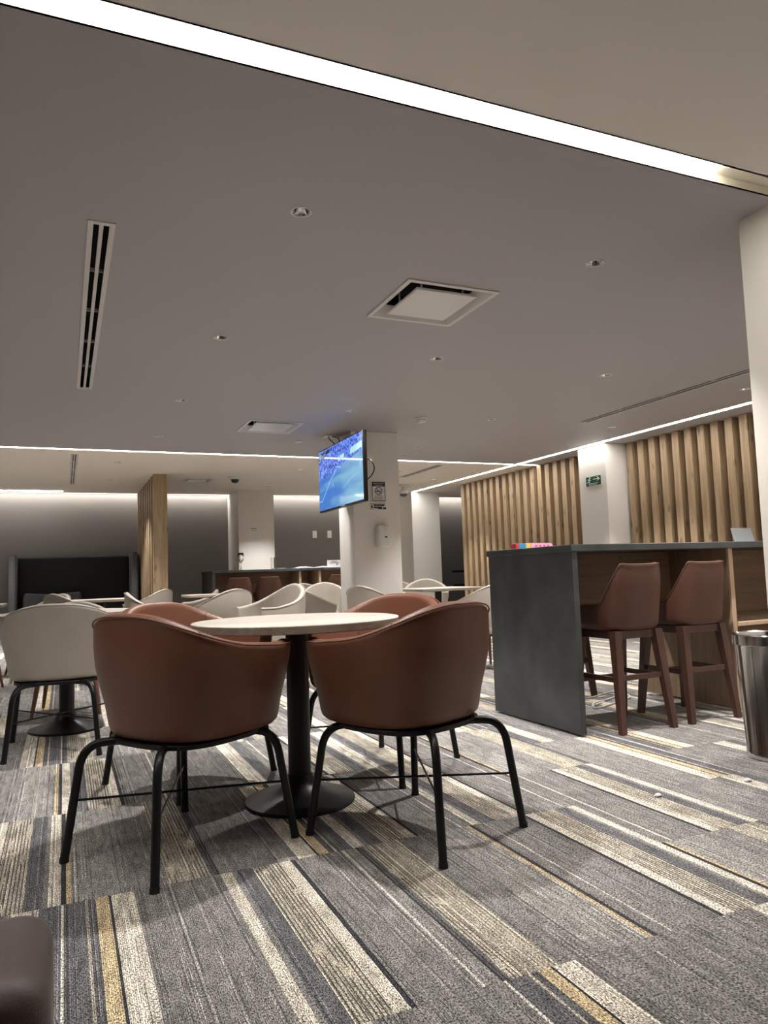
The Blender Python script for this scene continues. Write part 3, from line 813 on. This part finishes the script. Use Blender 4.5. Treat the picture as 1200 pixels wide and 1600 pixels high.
# cable under the counter
def curve_tube(name, pts, r, m, parent=None):
    P = [Vector(p) for p in pts]; out = []
    for i in range(len(P) - 1):
        p0, p1, p2, p3 = P[max(i - 1, 0)], P[i], P[i + 1], P[min(i + 2, len(P) - 1)]
        for k in range(6):
            s = k / 6; out.append(.5 * ((2 * p1) + (p2 - p0) * s + (2 * p0 - 5 * p1 + 4 * p2 - p3) * s * s + (3 * p1 - p0 - 3 * p2 + p3) * s ** 3))
    out.append(P[-1])
    return MB().tube(out, r, 8).build(name, m, parent, smooth=True)
tag(curve_tube('power_cable', [(2.9, 4.05, .006), (3.2, 4.2, .006), (3.45, 4.26, .006), (3.62, 4.24, .03), (3.66, 4.12, .008), (3.42, 4.0, .006), (3.2, 3.92, .006), (3.24, 4.0, .02), (3.5, 4.14, .007), (3.8, 4.3, .006)], .006, M_plast),
    'white cable curled on the carpet under the front counter', 'cable')

# ------------------------------------------------------------------ trash can, crumbs
t = thing('trash_can', 'polished steel round trash can at the right picture edge', 'trash can', (3.095, 2.525, 0))
MB().lathe([(.118, 0), (.122, .005), (.122, .035), (.119, .04), (.142, .535)], 48, cap=False).build('body', M_steel, t, smooth='auto')
MB().lathe([(.142, .53), (.151, .534), (.151, .578), (.147, .583), (.138, .578), (.135, .55)], 48, cap=False).build('rim', M_steel, t, smooth='auto')
MB().lathe([(.0, .02), (.115, .02), (.135, .56)], 32, cap=False).build('liner', M_ink, t, smooth='auto')
for k, (x, y, lab) in enumerate(((2.19, 2.34, 'tiny white paper crumb on the carpet before the bar stools'), (2.66, 2.31, 'tiny white paper crumb on the carpet beside the trash can'))):
    m = MB().lathe([(.004, 0), (.013, .003), (.011, .010), (.002, .014)], 7)
    m.v = [(a * (1.3 + .2 * math.sin(i * 2.1)), b * (1 + .3 * math.cos(i * 1.3)), c) for i, (a, b, c) in enumerate(m.v)]
    tag(m.build('paper_crumb', M_paper, loc=(x, y, .0005)), lab, 'paper crumb')

# ------------------------------------------------------------------ dark leather lounge chair, bottom left
t = thing('lounge_chair', 'dark brown leather lounge chair, only its armrest showing at bottom left', 'armchair', (-.437, .645, 0))
MB().rbox(-.42, .37, .10, .425, .63, .45, .045).build('armrest', M_dkbrown, t, smooth='auto')
MB().tube([(-.42, .372, .392), (.30, .372, .392), (.375, .374, .388), (.408, .385, .36), (.422, .41, .30), (.426, .42, .15)], .009, 10).build('piping', mat('dark_piping', (.02, .014, .013), .6), t, smooth=True)
MB().rbox(-.42, -.63, .10, .425, -.37, .45, .045).build('armrest', M_dkbrown, t, smooth='auto')
MB().rbox(-.30, -.362, .20, .415, .362, .40, .05).build('seat_cushion', M_dkbrown, t, smooth='auto')
MB().rbox(-.60, -.60, .10, -.425, .60, .60, .05).build('backrest', M_dkbrown, t, smooth='auto')
for sx in (-.5, .33):
    for sy in (-.5, .5): MB().prism((sx, sy, .10), (sx, sy, 0), .025, .018).build('leg', M_black, t)

# ------------------------------------------------------------------ sofa at the rear wall
t = thing('high_back_sofa', 'black high-back sofa with charcoal side wings against the rear wall', 'sofa', (.18, 13.8, 0))
MB().rbox(-.90, .18, .12, .90, .40, 1.42, .05).build('backrest', M_sofa, t, smooth='auto')
for s in (-1, 1): MB().rbox(s * .955 - .055, -.42, .10, s * .955 + .055, .40, 1.45, .045).build('side_wing', M_sofawing, t, smooth='auto')
MB().rbox(-.895, -.40, .14, .895, .175, .44, .05).build('seat', M_sofa, t, smooth='auto')
for sx in (-.85, .85):
    for sy in (-.32, .32): MB().prism((sx, sy, .14), (sx, sy, 0), .025, .02).build('leg', M_black, t)
for k, (x, rz, lab) in enumerate(((-.60, 12, 'dark grey cushion at the left end of the black sofa'), (-.10, -10, 'dark grey cushion second from left on the black sofa'))):
    o = MB().rbox(-.21, -.06, -.16, .21, .06, .16, .055).build('cushion', mat('cushion_fabric', (.03, .031, .033), .9, bump=.4, bscale=300), smooth='auto', loc=(x + .18, 13.80, .625))
    o.rotation_euler = (R(-14), R(rz * .4), R(rz)); tag(o, lab, 'cushion', 'sofa cushions')

# ------------------------------------------------------------------ television on the pillar
tv = thing('television', 'large wall-mounted television showing a blue football broadcast on the pillar', 'television', (2.755, 7.385, 2.015), 0)
w2, h2 = .695, .36
MB().cbox(-.02, -w2, -h2, .025, w2, h2, .004).build('casing', M_black, tv)
MB().cbox(.025, -.35, -.24, .05, .35, .2, .008).build('rear_housing', M_black, tv)
m = MB(); m.add([(-.0212, -w2 + .012, -h2 + .02), (-.0212, w2 - .012, -h2 + .02), (-.0212, w2 - .012, h2 - .012), (-.0212, -w2 + .012, h2 - .012)], [(0, 3, 2, 1)])
def screen_mat():
    m_ = bpy.data.materials.new('tv_screen'); m_.use_nodes = True; nt = m_.node_tree; N = nt.nodes; L = nt.links; b = N['Principled BSDF']
    tc = N.new('ShaderNodeTexCoord'); sx = N.new('ShaderNodeSeparateXYZ'); L.new(tc.outputs['Object'], sx.inputs[0])
    # height of the stand edge falls towards the far side of the screen
    ma = N.new('ShaderNodeMath'); ma.operation = 'MULTIPLY_ADD'; ma.inputs[1].default_value = .12; L.new(sx.outputs['Y'], ma.inputs[0]); L.new(sx.outputs['Z'], ma.inputs[2])
    crowd = N.new('ShaderNodeTexVoronoi'); crowd.inputs['Scale'].default_value = 62; L.new(tc.outputs['Object'], crowd.inputs['Vector'])
    cc_ = N.new('ShaderNodeValToRGB'); e = cc_.color_ramp.elements; e[0].color = (.010, .03, .24, 1); e[1].color = (.16, .30, .95, 1); e[0].position = .35; e[1].position = .75
    L.new(crowd.outputs['Color'], cc_.inputs[0])
    nz = N.new('ShaderNodeTexNoise'); nz.inputs['Scale'].default_value = 3.0; nz.inputs['Detail'].default_value = 4
    mp = N.new('ShaderNodeMapping'); mp.inputs['Rotation'].default_value = (R(-35), 0, 0); mp.inputs['Scale'].default_value = (1, .5, 2.2); L.new(tc.outputs['Object'], mp.inputs['Vector']); L.new(mp.outputs[0], nz.inputs['Vector'])
    gr = N.new('ShaderNodeMath'); gr.operation = 'MULTIPLY_ADD'; gr.inputs[1].default_value = -.32; L.new(sx.outputs['Y'], gr.inputs[0]); L.new(nz.outputs['Fac'], gr.inputs[2])
    fc = N.new('ShaderNodeValToRGB'); e = fc.color_ramp.elements; e[0].position = .38; e[0].color = (.04, .15, .44, 1); e[1].position = .72; e[1].color = (.16, .36, .47, 1)
    L.new(gr.outputs[0], fc.inputs[0])
    gt = N.new('ShaderNodeMath'); gt.operation = 'GREATER_THAN'; gt.inputs[1].default_value = .085; L.new(ma.outputs[0], gt.inputs[0])
    mx = N.new('ShaderNodeMixRGB'); L.new(gt.outputs[0], mx.inputs[0]); L.new(fc.outputs[0], mx.inputs[1]); L.new(cc_.outputs[0], mx.inputs[2])
    b.inputs['Base Color'].default_value = (.01, .01, .012, 1); b.inputs['Roughness'].default_value = .06
    L.new(mx.outputs[0], b.inputs['Emission Color']); b.inputs['Emission Strength'].default_value = 1.25
    return m_
m.build('screen', screen_mat(), tv, fixn=False)
M_pale = mat('screen_pale', (.02, .02, .02), .3, emit=(.28, .52, .95), estr=1.3)
M_board = mat('screen_board', (.02, .02, .02), .3, emit=(.30, .55, .60), estr=1.2)
def on_screen(name, quads, mm_):
    m = MB()
    for q in quads: m.add([(-.0219, y, z) for y, z in q], [(3, 2, 1, 0)])
    return m.build(name, mm_, tv, fixn=False)
def seg(p, q, w=.0035):
    d = Vector((q[0] - p[0], q[1] - p[1])); n = Vector((-d.y, d.x)).normalized() * w
    return [(p[0] + n.x, p[1] + n.y), (q[0] + n.x, q[1] + n.y), (q[0] - n.x, q[1] - n.y), (p[0] - n.x, p[1] - n.y)]
# the screen faces -x: picture-left is +y
ln = [seg((.58, -.235), (.68, -.235)), seg((.58, -.235), (.28, -.02)), seg((.28, -.02), (.10, .06)), seg((.10, .06), (.09, .1)), seg((.09, .1), (-.05, .07)), seg((.62, .03), (.42, .12)), seg((-.1, -.16), (-.45, -.06), .002), seg((.15, .02), (.15, .07), .004), seg((.2, -.11), (.2, -.07), .005), seg((-.62, .0), (-.62, .06), .004)]
on_screen('pitch_lines', ln, M_pale)
on_screen('advert_board', [[(-.68, .19), (-.33, .165), (-.36, .235), (-.68, .255)], [(-.02, .15), (-.16, .165), (-.17, .215), (-.03, .2)], [(.0, .14), (.02, .145), (.03, .2), (.0, .2)]], M_board)
on_screen('score_box', [[(.67, .245), (.45, .255), (.45, .325), (.67, .315)], [(.42, .285), (.3, .29), (.3, .33), (.42, .325)]], mat('screen_dark', (.004, .006, .012), .2))
on_screen('score_digits', [[(.64, .262), (.585, .264), (.585, .31), (.64, .308)], [(.56, .275), (.52, .277), (.52, .295), (.56, .293)], [(.49, .266), (.46, .267), (.46, .305), (.49, .304)]], M_pale)
on_screen('maker_mark', [[(-.02, -h2 + .006), (-.14, -h2 + .006), (-.14, -h2 + .016), (-.02, -h2 + .016)]], mat('mark_white', (.7, .7, .7), .4))
m = MB().cbox(.05, .25, -.15, .2085, .55, .15, .006); m.build('wall_mount', M_black, tv)
curve_tube('side_cable', [(.03, -.60, .08), (.04, -.74, .05), (.06, -.78, -.03), (.05, -.75, -.1), (.03, -.62, -.15)], .006, M_black, tv)
t = thing('cable_box', 'small ceiling cable outlet with two black leads above the television', 'outlet', (2.87, 7.95, CEIL))
MB().cbox(-.11, -.09, -.012, .07, .09, -.0005, .003).build('plate', M_alum, t)
curve_tube('lead', [(-.05, 0, -.01), (-.06, -.08, -.06), (-.06, -.2, -.12), (-.055, -.3, -.2)], .006, M_black, t)
curve_tube('lead', [(.0, 0, -.01), (-.0, -.16, -.05), (-.03, -.3, -.1), (-.05, -.4, -.2)], .006, M_black, t)

# ------------------------------------------------------------------ signs and plates on the pillar
PY = 7.588
t = thing('no_smoking_sign', 'framed no-smoking notice with black header on the white pillar', 'sign', (3.268, PY, 1.86))
MB().cbox(-.095, -.010, -.128, .095, 0, .128, .003).build('backing_plate', M_alum, t)
MB().box(-.075, -.0115, -.11, .088, -.0102, .11).build('black_border', M_ink, t)
MB().box(-.067, -.0128, -.102, .080, -.0117, .058).build('white_field', M_signwhite, t)
m = MB()
for z, a, b in ((.093, -.062, .075), (.072, -.045, .058)):
    x = a
    r_ = random.Random(int(z * 1000))
    while x < b:
        w = r_.uniform(.006, .014); m.box(x, -.0128, z - .004, min(x + w, b), -.0117, z + .004); x += w + .004
m.build('header_lettering', mat('faint_white', (.45, .44, .44), .5), t)
m = MB()
ring = [(.042 * math.cos(a * math.pi / 12) + .006, -.0136, .006 + .042 * math.sin(a * math.pi / 12)) for a in range(25)]
m.tube(ring, .0042, 6, caps=False); m.tube([(-.024, -.0138, .036), (.036, -.0138, -.024)], .004, 6)
m.build('prohibition_ring', mat('sign_dark_red', (.10, .02, .02), .5), t)
m = MB().box(-.03, -.0134, -.004, .02, -.0129, .006); m.box(.023, -.0134, -.004, .03, -.0129, .006); m.tube([(.024, -.0132, .01), (.03, -.0132, .018), (.024, -.0132, .026)], .0022, 5)
m.build('cigarette', M_ink, t)
m = MB()
for z, a, b in ((-.052, -.045, .055), (-.07, -.05, .055), (-.088, -.058, .06)):
    x = a; r_ = random.Random(int(-z * 1000))
    while x < b:
        w = r_.uniform(.007, .016); m.box(x, -.0134, z - .004, min(x + w, b), -.0129, z + .004); x += w + .004
m.build('lettering', M_ink, t)
t = thing('label_plate', 'narrow black-and-white label strip below the no-smoking notice', 'sign', (3.265, PY, 1.688), 0)
MB().cbox(-.098, -.005, -.03, .098, 0, .03, .001).build('plate', M_signwhite, t)
m = MB(); m.box(-.098, -.0065, .024, .09, -.0052, .03); m.box(-.098, -.0065, -.03, -.05, -.0052, -.024); m.box(-.088, -.0065, -.016, -.066, -.0052, .014)
m.box(-.052, -.0065, -.02, .05, -.0052, .022); m.box(.05, -.0065, .004, .075, -.0052, .022); m.box(.0, -.0065, -.03, .05, -.0052, -.02); m.box(.06, -.0065, -.03, .098, -.0052, -.008)
m.build('print_blocks', M_ink, t)
m = MB(); x = -.042
for w in (.012, .02, .008, .016, .012): m.box(x, -.0072, -.003, x + w, -.0066, .009); x += w + .005
m.build('lettering', mat('faint_white', (.45, .44, .44), .5), t)
t = thing('soap_dispenser', 'white wall-mounted sanitizer dispenser on the white pillar', 'dispenser', (3.295, PY, 1.35))
MB().cbox(-.075, -.105, -.125, .065, 0, .12, .014).build('body', M_plast, t, smooth='auto')
MB().cbox(-.062, -.11, -.122, .055, -.104, -.075, .004).build('nozzle_cover', M_plast, t)
MB().box(-.002, -.1075, -.022, .026, -.104, -.006).build('sensor_window', M_ink, t)
m = MB().box(.012, -.1075, -.08, .045, -.1045, -.074); m.build('maker_mark', M_greyplast, t)
m = MB().tube([(-.02, -.1065, .105), (.008, -.1065, .05), (.04, -.1065, .105)], .004, 6); m.tube([(.008, -.1065, .05), (-.0, -.1065, .02)], .004, 6)
m.build('light_mark', mat('mark_white', (.7, .7, .7), .4), t)

# evacuation sign on the right column, faces -x
t = thing('exit_sign', 'green evacuation sign with running man and arrow on the right column', 'sign', (6.528, 7.80, 2.075))
MB().cbox(-.006, -.155, -.068, 0, .155, .068, .001).build('plate', mat('sign_edge', (.45, .55, .48), .5), t)
MB().box(-.0075, -.148, -.061, -.0062, .148, .061).build('green_field', M_greenl, t)
def P2(y, z): return (-.0085, y, z)
m = MB()
m.tube([P2(.0, .022), P2(-.11, .022)], .006, 6); m.tube([P2(-.08, .048), P2(-.12, .022), P2(-.08, -.002)], .006, 6)
m.build('arrow', M_signmark, t)
m = MB()
m.tube([P2(.075, .03), P2(.09, .0)], .009, 6); m.lathe([(.009, -.009), (.009, .009)], 10, c=(-.0085, .066, .045))
m.tube([P2(.09, .0), P2(.072, -.012), P2(.078, -.03)], .005, 6); m.tube([P2(.09, .0), P2(.105, -.015), P2(.125, -.014)], .005, 6)
m.tube([P2(.077, .027), P2(.06, .01), P2(.045, .015)], .004, 6); m.tube([P2(.077, .027), P2(.1, .028), P2(.11, .015)], .004, 6)
m.build('running_figure', M_signmark, t)
m = MB()
for z, a, b in ((-.032, -.09, .1), (-.05, -.06, .09)):
    y = a; r_ = random.Random(int(-z * 1000))
    while y < b:
        w = r_.uniform(.014, .03); m.box(-.0088, y, z - .004, -.0076, min(y + w, b), z + .004); y += w + .006
m.build('lettering', M_signmark, t)

# back wall plates, column notice
for x, lab in ((4.70, 'white switch plate on the rear wall, left one of two by the pillar'), (5.02, 'white switch plate on the rear wall, partly behind the pillar edge')):
    t = thing('switch_plate', lab, 'switch', (x, YB - .0005, 1.77), 0, 'rear wall switch plates')
    MB().cbox(-.045, -.012, -.075, .045, 0, .075, .003).build('plate', M_plast, t); MB().cbox(-.025, -.017, -.045, .025, -.012, .045, .002).build('rocker', M_plast, t)
t = thing('column_notice', 'small dark lettering on the left rear white column', 'sign', (3.215, 13.2995, 1.83))
m = MB().box(-.055, -.003, .0, -.035, -.0005, .022); m.box(-.025, -.003, .004, .05, -.0005, .016); m.build('mark', M_greyplast, t)
MB().box(-.05, -.003, -.03, .05, -.0005, -.024).build('text_line', M_greyplast, t)

# ------------------------------------------------------------------ things on the rear bar
t = thing('wine_glass', 'empty stemmed wine glass on the rear bar', 'glass', (2.54, 11.4, CT))
MB().lathe([(.038, 0), (.036, .003), (.006, .008), (.005, .11), (.02, .125), (.042, .16), (.048, .20), (.042, .27), (.0405, .27), (.0465, .20), (.04, .162), (.0, .128)], 24, cap=False).build('bowl_and_stem', M_glass, t, smooth=True)
t = thing('tumbler', 'clear tall tumbler on the rear bar beside the left column', 'glass', (3.06, 11.4, CT))
MB().lathe([(.0, 0), (.04, 0), (.046, .19), (.0435, .19), (.0375, .012), (.0, .012)], 24, cap=False).build('vessel', M_glass, t, smooth='auto')
t = thing('coaster_tray', 'small clear dish on the rear bar beside the tumbler', 'dish', (3.17, 11.35, CT))
MB().lathe([(.0, 0), (.07, 0), (.08, .02), (.076, .02), (.068, .005), (.0, .005)], 24, cap=False).build('dish', M_acrylic, t, smooth='auto')
for k, (x, rz, lab) in enumerate(((3.56, 6, 'open white magazine lying at the left of the rear bar papers'), (3.89, -8, 'white magazine lying at the right of the rear bar papers'))):
    t = thing('magazine', lab, 'magazine', (x, 11.42, CT), R(rz), 'magazines on the rear bar')
    m = MB(); m.add([(-.15, -.1, 0), (0, -.1, .008), (.15, -.1, 0), (-.15, .1, 0), (0, .1, .008), (.15, .1, 0), (-.15, -.1, .012), (0, -.1, .03), (.15, -.1, .012), (-.15, .1, .012), (0, .1, .03), (.15, .1, .012)],
                    [(0, 1, 4, 3), (1, 2, 5, 4), (6, 9, 10, 7), (7, 10, 11, 8), (0, 6, 7, 1), (1, 7, 8, 2), (3, 4, 10, 9), (4, 5, 11, 10), (0, 3, 9, 6), (2, 8, 11, 5)])
    m.build('pages', M_paper, t)
t = thing('tent_card', 'white printed tent card on the rear bar by the pillar', 'card', (4.12, 11.5, CT))
m = MB(); m.add([(-.12, -.03, 0), (.12, -.03, 0), (.12, 0, .125), (-.12, 0, .125), (-.12, .03, 0), (.12, .03, 0)], [(0, 1, 2, 3), (3, 2, 5, 4), (0, 3, 4), (1, 5, 2), (0, 4, 5, 1)])
m.build('card', M_signwhite, t)
m = MB()
for z, a, b in ((.10, -.05, .05), (.075, -.085, .09)):
    yy_ = -.03 * (1 - z / .125) - .001; m.box(a, yy_ - .001, z - .005, b, yy_, z + .005)
m.box(.03, -.0165, .04, .06, -.0195, .062)
m.build('print_lines', M_greyplast, t)

# ------------------------------------------------------------------ black rail at the far right
t = thing('black_railing', 'black metal railing in front of the rear wall left of the slats', 'railing', (7.2, 13.0, 0))
MB().cbox(-.02, -.025, .90, 1.3, .025, .945, .004).build('top_rail', M_black, t)
MB().cbox(.0, -.02, .63, 1.3, .02, .67, .004).build('lower_rail', M_black, t)
for x in (.28, 1.24): MB().cbox(x, -.022, 0, x + .045, .022, .90, .004).build('post', M_black, t)
MB().tube([(.02, 0, .89), (.20, 0, .655)], .004, 6).build('brace_wire', M_greyplast, t)
